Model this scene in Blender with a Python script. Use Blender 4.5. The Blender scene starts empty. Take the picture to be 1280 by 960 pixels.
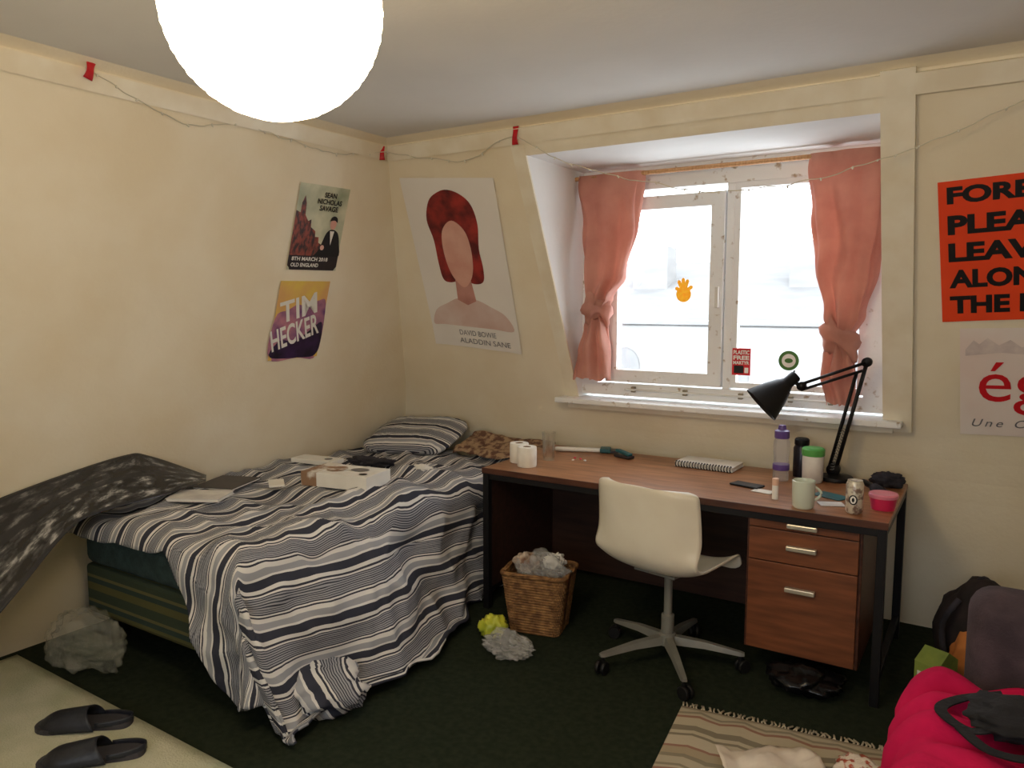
import bpy, bmesh, math, random
from math import sin, cos, pi, radians
from mathutils import Vector, Matrix, noise
random.seed(4)
S = bpy.context.scene
COL = S.collection
try:
    S.view_settings.view_transform = 'Standard'
except Exception:
    pass

# ------------------------------------------------------------------ helpers
def srgb(r, g, b):
    def c(v):
        v /= 255.0
        return v / 12.92 if v <= .04045 else ((v + .055) / 1.055) ** 2.4
    return (c(r), c(g), c(b), 1)

def M(name, c1, c2=None, scale=8, rough=.6, bump=0, bscale=None, metal=0, lo=.35, hi=.65,
      stretch=None, emit=None, trans=0, alpha=1, spec=.4, detail=4, sheen=0):
    m = bpy.data.materials.new(name); m.use_nodes = True
    nt = m.node_tree; N = nt.nodes; L = nt.links
    P = N['Principled BSDF']
    P.inputs['Roughness'].default_value = rough
    P.inputs['Metallic'].default_value = metal
    P.inputs['Specular IOR Level'].default_value = spec
    if trans: P.inputs['Transmission Weight'].default_value = trans
    if alpha < 1: P.inputs['Alpha'].default_value = alpha
    if sheen: P.inputs['Sheen Weight'].default_value = sheen
    tc = N.new('ShaderNodeTexCoord'); mp = N.new('ShaderNodeMapping')
    L.new(tc.outputs['Object'], mp.inputs[0])
    if stretch: mp.inputs['Scale'].default_value = stretch
    nz = N.new('ShaderNodeTexNoise'); nz.inputs['Scale'].default_value = scale
    nz.inputs['Detail'].default_value = detail
    L.new(mp.outputs[0], nz.inputs['Vector'])
    cr = N.new('ShaderNodeValToRGB')
    cr.color_ramp.elements[0].position = lo; cr.color_ramp.elements[0].color = c1
    cr.color_ramp.elements[1].position = hi
    if c2 is None: c2 = tuple(min(1, v * .9) for v in c1[:3]) + (1,)
    cr.color_ramp.elements[1].color = c2
    L.new(nz.outputs['Fac'], cr.inputs[0]); L.new(cr.outputs[0], P.inputs['Base Color'])
    if bump:
        b = N.new('ShaderNodeBump'); b.inputs['Strength'].default_value = bump
        b.inputs['Distance'].default_value = .01
        n2 = N.new('ShaderNodeTexNoise'); n2.inputs['Scale'].default_value = bscale or scale * 4
        n2.inputs['Detail'].default_value = 6
        L.new(mp.outputs[0], n2.inputs['Vector']); L.new(n2.outputs['Fac'], b.inputs['Height'])
        L.new(b.outputs[0], P.inputs['Normal'])
    if emit:
        P.inputs['Emission Color'].default_value = emit[0]; P.inputs['Emission Strength'].default_value = emit[1]
    return m

def stripes(name, axis, period, stops, rough=.85, src='UV', bump=.15, wob=0):
    """bands along one coordinate; stops = [(pos,color),...] constant ramp"""
    m = bpy.data.materials.new(name); m.use_nodes = True
    nt = m.node_tree; N = nt.nodes; L = nt.links; P = N['Principled BSDF']
    P.inputs['Roughness'].default_value = rough; P.inputs['Specular IOR Level'].default_value = .2
    tc = N.new('ShaderNodeTexCoord'); sp = N.new('ShaderNodeSeparateXYZ')
    L.new(tc.outputs[src], sp.inputs[0])
    dv = N.new('ShaderNodeMath'); dv.operation = 'DIVIDE'; dv.inputs[1].default_value = period
    L.new(sp.outputs[axis], dv.inputs[0])
    fr = N.new('ShaderNodeMath'); fr.operation = 'FRACT'; L.new(dv.outputs[0], fr.inputs[0])
    cr = N.new('ShaderNodeValToRGB'); cr.color_ramp.interpolation = 'CONSTANT'
    e = cr.color_ramp.elements
    e[0].position = stops[0][0]; e[0].color = stops[0][1]
    e[1].position = stops[1][0]; e[1].color = stops[1][1]
    for p_, c_ in stops[2:]:
        x = e.new(p_); x.color = c_
    L.new(fr.outputs[0], cr.inputs[0]); L.new(cr.outputs[0], P.inputs['Base Color'])
    if bump:
        n2 = N.new('ShaderNodeTexNoise'); n2.inputs['Scale'].default_value = 25
        L.new(tc.outputs['Object'], n2.inputs['Vector'])
        b = N.new('ShaderNodeBump'); b.inputs['Strength'].default_value = bump; b.inputs['Distance'].default_value = .01
        L.new(n2.outputs['Fac'], b.inputs['Height']); L.new(b.outputs[0], P.inputs['Normal'])
    return m

def mesh(name, V, Fc, mats, parent=None, smooth=False, uv=None, midx=None, loc=(0, 0, 0), rot=(0, 0, 0)):
    me = bpy.data.meshes.new(name)
    me.from_pydata([tuple(v) for v in V], [], Fc)
    if not isinstance(mats, (list, tuple)): mats = [mats]
    for m in mats: me.materials.append(m)
    if midx:
        for p_, i in zip(me.polygons, midx): p_.material_index = i
    if smooth:
        for p_ in me.polygons: p_.use_smooth = True
    if uv:
        ul = me.uv_layers.new(name='UVMap')
        for lp in me.loops: ul.data[lp.index].uv = uv[lp.vertex_index]
    me.update()
    o = bpy.data.objects.new(name, me); COL.objects.link(o)
    o.location = loc; o.rotation_euler = rot
    if parent: o.parent = parent
    return o

def empty(name, loc=(0, 0, 0), rot=(0, 0, 0)):
    o = bpy.data.objects.new(name, None); COL.objects.link(o); o.location = loc; o.rotation_euler = rot
    o.empty_display_size = .1
    return o

def top(o, label, cat, group=None, kind=None):
    o['label'] = label; o['category'] = cat
    if group: o['group'] = group
    if kind: o['kind'] = kind
    return o

def struct(o):
    o['kind'] = 'structure'; return o

def box(name, c, d, mat, parent=None, bev=.003, rot=(0, 0, 0), seg=2, taper=None, smooth=False):
    bm = bmesh.new(); bmesh.ops.create_cube(bm, size=1)
    for v in bm.verts:
        v.co = Vector((v.co.x * d[0], v.co.y * d[1], v.co.z * d[2]))
        if taper and v.co.z < 0: v.co.x *= taper; v.co.y *= taper
    if bev: bmesh.ops.bevel(bm, geom=list(bm.edges), offset=min(bev, min(d) * .45), segments=seg, profile=.5, affect='EDGES')
    me = bpy.data.meshes.new(name); bm.to_mesh(me); bm.free(); me.materials.append(mat)
    if smooth:
        for p_ in me.polygons: p_.use_smooth = True
    o = bpy.data.objects.new(name, me); COL.objects.link(o); o.location = c; o.rotation_euler = rot
    if parent: o.parent = parent
    return o

def lathe(name, prof, mat, parent=None, loc=(0, 0, 0), rot=(0, 0, 0), n=40, smooth=True):
    V = []; Fc = []
    for r, z in prof:
        for i in range(n):
            a = 2 * pi * i / n; V.append((r * cos(a), r * sin(a), z))
    for j in range(len(prof) - 1):
        for i in range(n):
            k = (i + 1) % n
            Fc.append((j * n + i, j * n + k, (j + 1) * n + k, (j + 1) * n + i))
    if prof[0][0] > .0005: Fc.append(tuple(range(n))[::-1])
    if prof[-1][0] > .0005: Fc.append(tuple((len(prof) - 1) * n + i for i in range(n)))
    o = mesh(name, V, Fc, mat, parent, False, loc=loc, rot=rot)
    if smooth:
        for p_ in o.data.polygons: p_.use_smooth = len(p_.vertices) == 4
        try:
            o.data.set_sharp_from_angle(angle=radians(40))
        except Exception: pass
    return o

def tubegeo(pts, r, n=8):
    V = []; Fc = []; pts = [Vector(p_) for p_ in pts]; up = Vector((0, 0, 1))
    for j, p_ in enumerate(pts):
        t = (pts[min(j + 1, len(pts) - 1)] - pts[max(j - 1, 0)]).normalized()
        u = t.cross(up)
        if u.length < .05: u = t.cross(Vector((1, 0, 0)))
        u.normalize(); w = t.cross(u)
        rr = r[j] if isinstance(r, (list, tuple)) else r
        for i in range(n):
            a = 2 * pi * i / n; V.append(p_ + u * rr * cos(a) + w * rr * sin(a))
    for j in range(len(pts) - 1):
        for i in range(n):
            k = (i + 1) % n; Fc.append((j * n + i, j * n + k, (j + 1) * n + k, (j + 1) * n + i))
    Fc.append(tuple(range(n))[::-1]); Fc.append(tuple((len(pts) - 1) * n + i for i in range(n)))
    return V, Fc

def tube(name, pts, r, mat, parent=None, n=8, loc=(0, 0, 0), rot=(0, 0, 0)):
    V, Fc = tubegeo(pts, r, n)
    return mesh(name, V, Fc, mat, parent, True, loc=loc, rot=rot)

def multi(name, geos, mat, parent=None, smooth=True, loc=(0, 0, 0), rot=(0, 0, 0)):
    V = []; Fc = []
    for v, f_ in geos:
        o = len(V); V += list(v); Fc += [tuple(i + o for i in q) for q in f_]
    return mesh(name, V, Fc, mat, parent, smooth, loc=loc, rot=rot)

def grid(nu, nv, fn):
    V = []; UV = []; Fc = []
    for j in range(nv + 1):
        for i in range(nu + 1):
            r_ = fn(i / nu, j / nv)
            V.append(r_[:3]); UV.append((r_[3], r_[4]) if len(r_) > 3 else (i / nu, j / nv))
    for j in range(nv):
        for i in range(nu):
            a = j * (nu + 1) + i; Fc.append((a, a + 1, a + nu + 2, a + nu + 1))
    return V, Fc, UV

def sheet(name, nu, nv, fn, mat, parent=None, thick=0, loc=(0, 0, 0), rot=(0, 0, 0)):
    V, Fc, UV = grid(nu, nv, fn)
    o = mesh(name, V, Fc, mat, parent, True, UV, loc=loc, rot=rot)
    if thick:
        s = o.modifiers.new('Solidify', 'SOLIDIFY'); s.thickness = thick; s.offset = 0
    return o

def crumple(name, d, mat, parent=None, loc=(0, 0, 0), seed=0, amp=.3, fr=2.2, flat=True, sub=4, rot=(0, 0, 0)):
    bm = bmesh.new(); bmesh.ops.create_icosphere(bm, subdivisions=sub, radius=1)
    for v in bm.verts:
        n_ = v.co.normalized(); o = Vector((seed * 3.1, seed * 1.7, seed))
        k = 1 + amp * noise.noise(n_ * fr + o) + amp * .8 * (abs(noise.noise(n_ * fr * 2.3 + o)) - .25) + amp * .2 * noise.noise(n_ * fr * 5 + o)
        c = n_ * k
        v.co = Vector((c.x * d[0] / 2, c.y * d[1] / 2, c.z * d[2] / 2))
        if flat: v.co.z = max(v.co.z, -d[2] * .42)
    me = bpy.data.meshes.new(name); bm.to_mesh(me); bm.free(); me.materials.append(mat)
    for p_ in me.polygons: p_.use_smooth = True
    o = bpy.data.objects.new(name, me); COL.objects.link(o)
    o.location = (loc[0], loc[1], loc[2] + (d[2] * .42 if flat else 0)); o.rotation_euler = rot
    if parent: o.parent = parent
    return o

def catmull(pts, k=6, closed=True):
    out = []; n = len(pts)
    for i in range(n if closed else n - 1):
        if closed: a, b, c, d = pts[i - 1], pts[i], pts[(i + 1) % n], pts[(i + 2) % n]
        else: a, b, c, d = pts[max(i - 1, 0)], pts[i], pts[i + 1], pts[min(i + 2, n - 1)]
        for s in range(k):
            t = s / k
            out.append(tuple(.5 * (2 * b[q] + (c[q] - a[q]) * t + (2 * a[q] - 5 * b[q] + 4 * c[q] - d[q]) * t * t + (3 * b[q] - a[q] - 3 * c[q] + d[q]) * t ** 3) for q in range(len(b))))
    if not closed: out.append(tuple(pts[-1]))
    return out

def ell(cx, cy, rx, ry, n=28, rot=0):
    return [(cx + rx * cos(2 * pi * i / n) * cos(rot) - ry * sin(2 * pi * i / n) * sin(rot),
             cy + rx * cos(2 * pi * i / n) * sin(rot) + ry * sin(2 * pi * i / n) * cos(rot)) for i in range(n)]

def rect(x0, y0, x1, y1): return [(x0, y0), (x1, y0), (x1, y1), (x0, y1)]

def textgeo(s, x, y, w, h, z=.002, bold=.02, rot=0):
    """text fitted in a box: lower-left (x,y) width w height h"""
    cu = bpy.data.curves.new('t', 'FONT'); cu.body = s; cu.size = 1; cu.offset = bold; cu.resolution_u = 4
    if s.startswith('Une'): cu.shear = .3; cu.space_character = 1.35
    ob = bpy.data.objects.new('t', cu); COL.objects.link(ob)
    dg = bpy.context.evaluated_depsgraph_get()
    me = bpy.data.meshes.new_from_object(ob.evaluated_get(dg))
    V = [v.co.copy() for v in me.vertices]; Fc = [tuple(p_.vertices) for p_ in me.polygons]
    bpy.data.objects.remove(ob); bpy.data.curves.remove(cu); bpy.data.meshes.remove(me)
    x0 = min(v.x for v in V); x1 = max(v.x for v in V); y0 = min(v.y for v in V); y1 = max(v.y for v in V)
    out = []
    for v in V:
        a = (v.x - x0) / (x1 - x0) * w; b = (v.y - y0) / (y1 - y0) * h
        out.append((x + a * cos(rot) - b * sin(rot), y + a * sin(rot) + b * cos(rot), z))
    return out, Fc

def flatart(name, shapes, texts, parent, z0=.0012):
    """shapes [(pts,mat)], texts [(s,x,y,w,h,mat[,bold,rot])] -> children"""
    if shapes:
        V = []; Fc = []; mats = []; mi = []
        for k, (pts, m) in enumerate(shapes):
            if m not in mats: mats.append(m)
            o = len(V); V += [(p_[0], p_[1], z0 + k * .00025) for p_ in pts]
            Fc.append(tuple(range(o, o + len(pts)))); mi.append(mats.index(m))
        bm = bmesh.new()
        a = mesh(name, V, Fc, mats, parent, midx=mi)
        bm.from_mesh(a.data); bmesh.ops.triangulate(bm, faces=bm.faces[:]); bmesh.ops.recalc_face_normals(bm, faces=bm.faces[:]); bm.to_mesh(a.data); bm.free()
    if texts:
        V = []; Fc = []; mats = []; mi = []
        for t in texts:
            s, x, y, w, h, m = t[:6]
            bold = t[6] if len(t) > 6 else .02; rot = t[7] if len(t) > 7 else 0
            v, f_ = textgeo(s, x, y, w, h, z0 + len(shapes) * .00025 + .001, bold, rot)
            if m not in mats: mats.append(m)
            o = len(V); V += v; Fc += [tuple(i + o for i in q) for q in f_]; mi += [mats.index(m)] * len(f_)
        mesh('lettering', V, Fc, mats, parent, midx=mi)

# ------------------------------------------------------------------ room geometry
CEIL = 2.468
ZT = 2.44
def XL(z):
    if z <= ZT: return -2.905 - (2.42 - z) * .318
    return -2.8986 + (z - ZT) / (CEIL - ZT) * .045
def YB(z):
    if z <= .65: return 4.051 + (.65 - z) * .085
    if z < 1.05:
        d = 1.05 - z
        return 3.9406 + d * .4676 - (.4676 - .085) / .4 * d * d / 2
    if z <= ZT: return 3.3 + (2.42 - z) * .4676
    return 3.2906 - (z - ZT) / (CEIL - ZT) * .055
XR, YF = 1.7, -1.3
DX0, DX1, DZ0, DZ1, YW = -2.03, -.42, 1.03, 2.31, 4.0

m_wall = M('wall_paint', srgb(243, 233, 210), srgb(235, 221, 192), 2.2, .75, .18, 60, spec=.25)
m_ceil = M('ceiling_paint', srgb(240, 239, 235), srgb(232, 231, 227), 1.5, .8, .1, 40, spec=.2)
m_trim = M('trim_gloss_paint', srgb(244, 236, 216), srgb(234, 222, 196), 6, .4, .1, 30)
m_white = M('window_paint_chipped', srgb(238, 238, 236), srgb(172, 150, 122), 22, .45, .25, 30, lo=.62, hi=.72)
m_carpet = M('dark_green_carpet', (.018, .025, .015, 1), (.027, .035, .021, 1), 40, .95, .6, 350, spec=.1)

levels = [0, .4, .65, .75, .85, .93, .98, 1.03, 1.05, 1.4, 1.8, 2.1, 2.31, 2.42, ZT, CEIL]
def strip(pa, pb, zs):
    V = []; Fc = []
    for z in zs: V += [pa(z), pb(z)]
    for j in range(len(zs) - 1): Fc.append((2 * j, 2 * j + 1, 2 * j + 3, 2 * j + 2))
    return V, Fc
struct(multi('wall_left', [strip(lambda z: (XL(z), YF, z), lambda z: (XL(z), YB(z), z), levels)], m_wall, smooth=False))
lowz = [z for z in levels if z <= DZ0]; highz = [z for z in levels if z >= DZ1]
g = [strip(lambda z: (XL(z), YB(z), z), lambda z: (DX0, YB(z), z), levels),
     strip(lambda z: (DX1, YB(z), z), lambda z: (XR, YB(z), z), levels),
     strip(lambda z: (DX0, YB(z), z), lambda z: (DX1, YB(z), z), lowz),
     strip(lambda z: (DX0, YB(z), z), lambda z: (DX1, YB(z), z), highz)]
for X in (DX0, DX1):
    g.append(([(X, YB(DZ0), DZ0), (X, YW + .1, DZ0), (X, YW + .1, DZ1), (X, YB(DZ1), DZ1)], [(0, 1, 2, 3)]))
g.append(([(DX0, YB(DZ1), DZ1), (DX1, YB(DZ1), DZ1), (DX1, YW + .1, DZ1), (DX0, YW + .1, DZ1)], [(0, 1, 2, 3)]))
g.append(([(DX0, YB(DZ0), DZ0), (DX1, YB(DZ0), DZ0), (DX1, YW + .1, DZ0), (DX0, YW + .1, DZ0)], [(0, 1, 2, 3)]))
nwall = sum(len(f_) for v_, f_ in g[:4])
wbk = struct(multi('wall_back', g, m_wall, smooth=False))
wbk.data.materials.append(m_ceil)      # whiter ceiling colour on the dormer reveal stands in for cool daylight
for p_ in wbk.data.polygons:
    if p_.index >= nwall: p_.material_index = 1
struct(mesh('wall_right', [(XR, YF, 0)] + [(XR, YB(z), z) for z in levels] + [(XR, YF, CEIL)], [tuple(range(len(levels) + 2))], m_wall))
# rear wall with an added window opening that lets in front fill light
WX0, WX1, WZ0, WZ1 = -1.3, .5, 1.0, 2.15
def q4(x0, x1, z0, z1): return ([(x0, YF, z0), (x1, YF, z0), (x1, YF, z1), (x0, YF, z1)], [(0, 1, 2, 3)])
struct(multi('wall_front', [strip(lambda z: (XL(z), YF, z), lambda z: (WX0, YF, z), levels), q4(WX1, XR, 0, CEIL), q4(WX0, WX1, 0, WZ0), q4(WX0, WX1, WZ1, CEIL)], m_wall, smooth=False))
struct(box('floor', ((XL(0) + XR) / 2, 1.4, -.03), (XR - XL(0) + .2, 5.6, .06), m_carpet, bev=0))
struct(mesh('ceiling', [(XL(CEIL), YF, CEIL), (XR, YF, CEIL), (XR, YB(CEIL), CEIL), (XL(CEIL), YB(CEIL), CEIL)], [(3, 2, 1, 0)], m_ceil))

# picture rails and posts (thin boards following the sloping walls)
def board_back(name, x0, x1, z0, z1, t, mat=m_trim):
    V = []
    for x in (x0, x1):
        for z in (z0, z1):
            y = YB(min(z, ZT)); V += [(x, y - .0, z), (x, y - t, z - t * .4)]
    Fc = [(0, 1, 3, 2), (4, 6, 7, 5), (1, 5, 7, 3), (0, 4, 5, 1), (2, 3, 7, 6), (0, 2, 6, 4)]
    return struct(mesh(name, V, Fc, mat))
def board_left(name, y0, y1, z0, z1, t):
    V = []
    for y in (y0, y1):
        for z in (z0, z1):
            x = XL(min(z, ZT)); V += [(x, y, z), (x + t, y, z - t * .3)]
    Fc = [(0, 1, 3, 2), (4, 6, 7, 5), (1, 5, 7, 3), (0, 4, 5, 1), (2, 3, 7, 6), (0, 2, 6, 4)]
    return struct(mesh(name, V, Fc, m_trim))
board_left('trim_1', YF, 3.28, 2.365, 2.435, .018)
board_back('trim_2', -2.91, -.42, 2.365, 2.435, .018)
board_back('trim_3', -.30, XR, 2.360, 2.430, .03)
board_back('trim_4', -.42, -.30, .99, 2.452, .035)
board_back('trim_5', -2.105, -2.03, 1.03, 2.365, .012)
board_back('trim_6', -2.03, -.42, 2.31, 2.365, .008)

# ------------------------------------------------------------------ window
m_glass = bpy.data.materials.new('window_glass'); m_glass.use_nodes = True
nt = m_glass.node_tree; nt.nodes.clear()
o_ = nt.nodes.new('ShaderNodeOutputMaterial'); mx = nt.nodes.new('ShaderNodeMixShader'); tr = nt.nodes.new('ShaderNodeBsdfTransparent'); gl = nt.nodes.new('ShaderNodeBsdfGlossy')
gl.inputs['Roughness'].default_value = .05; mx.inputs[0].default_value = .06
nt.links.new(tr.outputs[0], mx.inputs[1]); nt.links.new(gl.outputs[0], mx.inputs[2]); nt.links.new(mx.outputs[0], o_.inputs[0])
m_metal_w = M('white_metal', srgb(225, 222, 214), None, 5, .35, metal=.2)

def frame(name, x0, x1, z0, z1, w, y0, y1, wt=None, wb_=None, parent=None, zb=1.05):
    gs = []
    wt = wt or w; wb_ = wb_ or w
    for (a, b, c, d) in ((x0, x0 + w, z0, z1), (x1 - w, x1, z0, z1), (x0 + w, x1 - w, z1 - wt, z1), (x0 + w, x1 - w, z0, z0 + wb_)):
        V = [(x, y, z - zb) for x in (a, b) for y in (y0, y1) for z in (c, d)]
        gs.append((V, [(0, 1, 3, 2), (4, 6, 7, 5), (0, 4, 5, 1), (2, 3, 7, 6), (0, 2, 6, 4), (1, 5, 7, 3)]))
    return multi(name, gs, m_white, parent, False)
win = struct(empty('window_1', (0, YW, 1.05)))
def wb(name, x0, x1, z0, z1, y0, y1, mat=m_white, parent=win):
    return box(name, ((x0 + x1) / 2, (y0 + y1) / 2, (z0 + z1) / 2 - 1.05), (x1 - x0, y1 - y0, z1 - z0), mat, parent, .004)
frame('outer_frame', DX0, DX1, 1.05, 2.31, .1, -.02, .08, .12, .07, win)
wb('mullion', -1.205, -1.165, 1.12, 2.19, -.015, .07)
frame('casement', -1.875, -1.21, 1.13, 2.15, .07, -.035, .03, parent=win)
frame('fixed_sash', -1.165, -.52, 1.13, 2.19, .03, -.01, .03, parent=win)
wb('pane', -1.81, -1.275, 1.19, 2.09, .0, .004, m_glass)
wb('pane', -1.14, -.545, 1.15, 2.17, .01, .014, m_glass)
m_brass = M('aged_metal', srgb(150, 140, 120), None, 9, .4, metal=.8)
wb('handle', -1.245, -1.225, 1.55, 1.66, -.06, -.035, m_metal_w)
wb('hinge', -1.885, -1.865, 1.30, 1.38, -.05, -.03, m_brass)
wb('hinge', -1.885, -1.865, 1.92, 2.0, -.05, -.03, m_brass)
wb('stay_bar', -1.75, -.62, 1.085, 1.097, -.05, -.038, m_metal_w)
for xx in (-1.7, -1.4, -1.1, -.85, -.66): wb('stay_bracket', xx - .012, xx + .012, 1.075, 1.107, -.045, -.02, m_brass)
struct(box('trim_7', (-1.235, 3.935, 1.018), (1.80, .2, .03), m_white, bev=.006))
struct(box('trim_8', (-1.235, 3.95, .985), (1.72, .05, .04), m_trim, bev=.006))
w2 = struct(empty('added_fill_window', (0, YF, WZ0)))  # made-up window behind the camera, added to brighten the room from the front
frame('outer_frame', WX0, WX1, WZ0, WZ1, .06, -.06, .02, parent=w2, zb=WZ0)
box('mullion', ((WX0 + WX1) / 2, -.02, (WZ1 - WZ0) / 2), (.05, .06, WZ1 - WZ0 - .1), m_white, w2)
box('pane', ((WX0 + WX1) / 2, -.03, (WZ1 - WZ0) / 2), (WX1 - WX0 - .1, .004, WZ1 - WZ0 - .1), m_glass, w2, 0)

# stickers on the glass
m_orange = M('orange_film', srgb(255, 190, 50), srgb(246, 150, 24), 40, .4, emit=(srgb(255, 180, 40), .35))  # slight emission added, so the sticker glows by itself
m_red = M('red_print', srgb(214, 30, 40), None, 5, .5)
m_whitep = M('white_paper', srgb(242, 240, 234), srgb(232, 229, 220), 5, .7)
m_black = M('black_print', srgb(22, 21, 22), None, 5, .6)
m_green = M('green_print', srgb(70, 120, 50), None, 5, .5)
st = empty('window_sticker', (-1.43, YW - .004, 1.63), (pi / 2, 0, 0)); st.scale = (.9, .9, 1)
hand = []
for i, (a, l) in enumerate(((150, .055), (115, .075), (93, .08), (72, .075), (35, .06))):
    a = radians(a); w = .013
    hand.append(([(-.0 + w * sin(a), -w * cos(a)), (l * cos(a) + w * .8 * sin(a), l * sin(a) - w * .8 * cos(a)), (l * cos(a) * 1.12, l * sin(a) * 1.12), (l * cos(a) - w * .8 * sin(a), l * sin(a) + w * .8 * cos(a)), (-w * sin(a), w * cos(a))], m_orange))
hand.append((ell(0, -.01, .046, .046), m_orange))
flatart('hand_shape', hand, None, st)
top(st, 'orange hand-shaped sticker on the window pane', 'sticker')
st = empty('window_sticker', (-1.155, YW - .012, 1.20), (pi / 2, 0, 0))
flatart('printed_artwork', [(rect(0, 0, .095, .14), m_red), (rect(.01, .01, .06, .05), m_black), (rect(.065, .012, .085, .04), m_whitep)],
        [('PLASTIC', .006, .108, .083, .022, m_whitep, .04), ('FREE', .006, .08, .083, .022, m_whitep, .04), ('MARTYR', .006, .056, .083, .018, m_whitep, .04)], st)
top(st, 'small red sticker with white lettering on the glass', 'sticker')
st = empty('window_sticker', (-.87, YW - .012, 1.285), (pi / 2, 0, 0))
flatart('printed_artwork', [(ell(0, 0, .05, .05), m_green), (ell(0, 0, .034, .034), m_whitep), (ell(0, .0, .02, .012), m_green)], None, st)
top(st, 'round green and white sticker on the glass', 'sticker')

# outside: pale terrace across the street
m_brick = M('pale_brick', (.30, .295, .29, 1), (.245, .243, .24, 1), 1.2, .9, stretch=(1, 1, 5))
m_slate = M('pale_slate_roof', (.235, .235, .235, 1), (.20, .20, .20, 1), 2, .8, stretch=(1, 1, 9))
m_dark = M('grey_outside_window', (.19, .19, .19, 1), None, 5, .3)  # plain grey, darker than the brick, for the arched windows
hs = empty('terrace_house', (-3, 13, -3))
box('facade', (0, 0, 2.1), (9, 1, 4.2), m_brick, hs, .02)
box('ledge', (0, -.52, 4.25), (9.2, .12, .06), m_slate, hs, .02)
mesh('roof', [(-4.6, -.5, 4.3), (4.6, -.5, 4.3), (4.6, 2, 5.4), (-4.6, 2, 5.4)], [(0, 1, 2, 3)], m_slate, hs)
for i in range(3): box('chimney', (-2.6 + i * 2.9, 1.0, 5.2), (.7, .5, .9), m_brick, hs, .02)
for i in range(5):
    a = [(-.3, 0), (.3, 0), (.3, .3)] + [(.3 * cos(t * pi / 10), .3 + .3 * sin(t * pi / 10)) for t in range(1, 10)] + [(-.3, .3)]
    mesh('arched_window', [(p_[0] - 2.55 + i * 1.9, -.52, 3.2 + p_[1]) for p_ in a], [tuple(range(len(a)))], m_dark, hs)
top(hs, 'pale terraced house with slate roof across the street', 'building')

# ------------------------------------------------------------------ curtains
m_curt = M('salmon_cotton', srgb(226, 172, 154), srgb(210, 152, 136), 6, .9, .15, 120, sheen=.2)
nt = m_curt.node_tree; P = nt.nodes['Principled BSDF']
tl = nt.nodes.new('ShaderNodeBsdfTranslucent'); mxs = nt.nodes.new('ShaderNodeMixShader'); mxs.inputs[0].default_value = .40
nt.links.new(P.inputs['Base Color'].links[0].from_socket, tl.inputs[0])
nt.links.new(P.outputs[0], mxs.inputs[1]); nt.links.new(tl.outputs[0], mxs.inputs[2]); nt.links.new(mxs.outputs[0], nt.nodes['Material Output'].inputs[0])
m_rod = M('wooden_rod', srgb(206, 160, 112), srgb(180, 130, 85), 12, .5, stretch=(1, 8, 8))
rod = lathe('curtain_rod', [(.012, -.81), (.012, .81)], m_rod, loc=(-1.245, 3.88, 2.262), rot=(0, pi / 2, 0), n=16)
top(rod, 'thin wooden curtain rod across the window', 'curtain rod')
def curtain(keys, knot, seed, label):
    """keys: (z, xleft, xright, depth)"""
    e = empty('curtain', (knot[0], 3.88, knot[1]))
    ks = sorted(keys)
    def at(z):
        for a, b in zip(ks, ks[1:]):
            if z <= b[0]:
                t = (z - a[0]) / (b[0] - a[0]); t = t * t * (3 - 2 * t)
                return [a[i] + (b[i] - a[i]) * t for i in (1, 2, 3)]
        return list(ks[-1][1:])
    z0, z1 = ks[0][0], ks[-1][0]
    def f(u, v):
        z = z0 + (z1 - z0) * v
        xl, xr, dp = at(z); cx = (xl + xr) / 2; hw = (xr - xl) / 2
        a = 2 * pi * u
        fold = sin(a * 7 + 2.2 * noise.noise(Vector((0, z * 1.8, seed)))) * .65 + sin(a * 4 + seed + z * 1.5) * .5
        ex = cos(a); ey = sin(a)
        wr = noise.noise(Vector((a * 1.6, z * 4.5, seed)))
        x = cx + hw * ex * (1 + .10 * fold) + .016 * wr
        y = dp * ey * (1 + .9 * fold) + .016 * fold + .018 * wr
        zz = z
        if v == 0: zz += .012 * fold
        return (x - knot[0], y, zz - knot[1], u, v)
    o = sheet('drape', 180, 100, f, m_curt, e)
    V = []; Fc = []
    nU, nV = 60, 24
    for i in range(nU):
        a = 2 * pi * i / nU
        for j in range(nV):
            b = 2 * pi * j / nV
            rr = .034 * (1 + .3 * sin(a * 3 + seed) + .22 * sin(b * 5 + a * 2)) + .008 * noise.noise(Vector((a * 2, b * 2, seed)))
            R_ = .034 + rr * cos(b)
            V.append((R_ * cos(a) * 1.2, R_ * sin(a) * 1.0, rr * 2.0 * sin(b) + .034 * cos(a + seed)))
    for i in range(nU):
        for j in range(nV):
            Fc.append((i * nV + j, ((i + 1) % nU) * nV + j, ((i + 1) % nU) * nV + (j + 1) % nV, i * nV + (j + 1) % nV))
    mesh('knot', V, Fc, m_curt, e, True)
    top(e, label, 'curtain')
    return e
curtain([(2.275, -2.01, -1.62, .028), (2.24, -2.01, -1.62, .03), (2.0, -1.98, -1.64, .045), (1.72, -1.955, -1.72, .05), (1.60, -1.945, -1.80, .05), (1.52, -1.935, -1.855, .035), (1.44, -1.965, -1.83, .045), (1.3, -2.01, -1.80, .06), (1.15, -2.03, -1.80, .055)],
        (-1.895, 1.52), 1.3, 'faded salmon-pink curtain knotted halfway, hanging beside the window')
curtain([(2.275, -.79, -.46, .028), (2.24, -.79, -.455, .03), (2.0, -.765, -.46, .045), (1.72, -.735, -.48, .05), (1.52, -.69, -.52, .05), (1.40, -.66, -.575, .035), (1.33, -.685, -.555, .045), (1.22, -.70, -.54, .05), (1.10, -.665, -.54, .05)],
        (-.617, 1.40), 2.9, 'faded salmon-pink curtain knotted low, its tail touching the sill')

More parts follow.
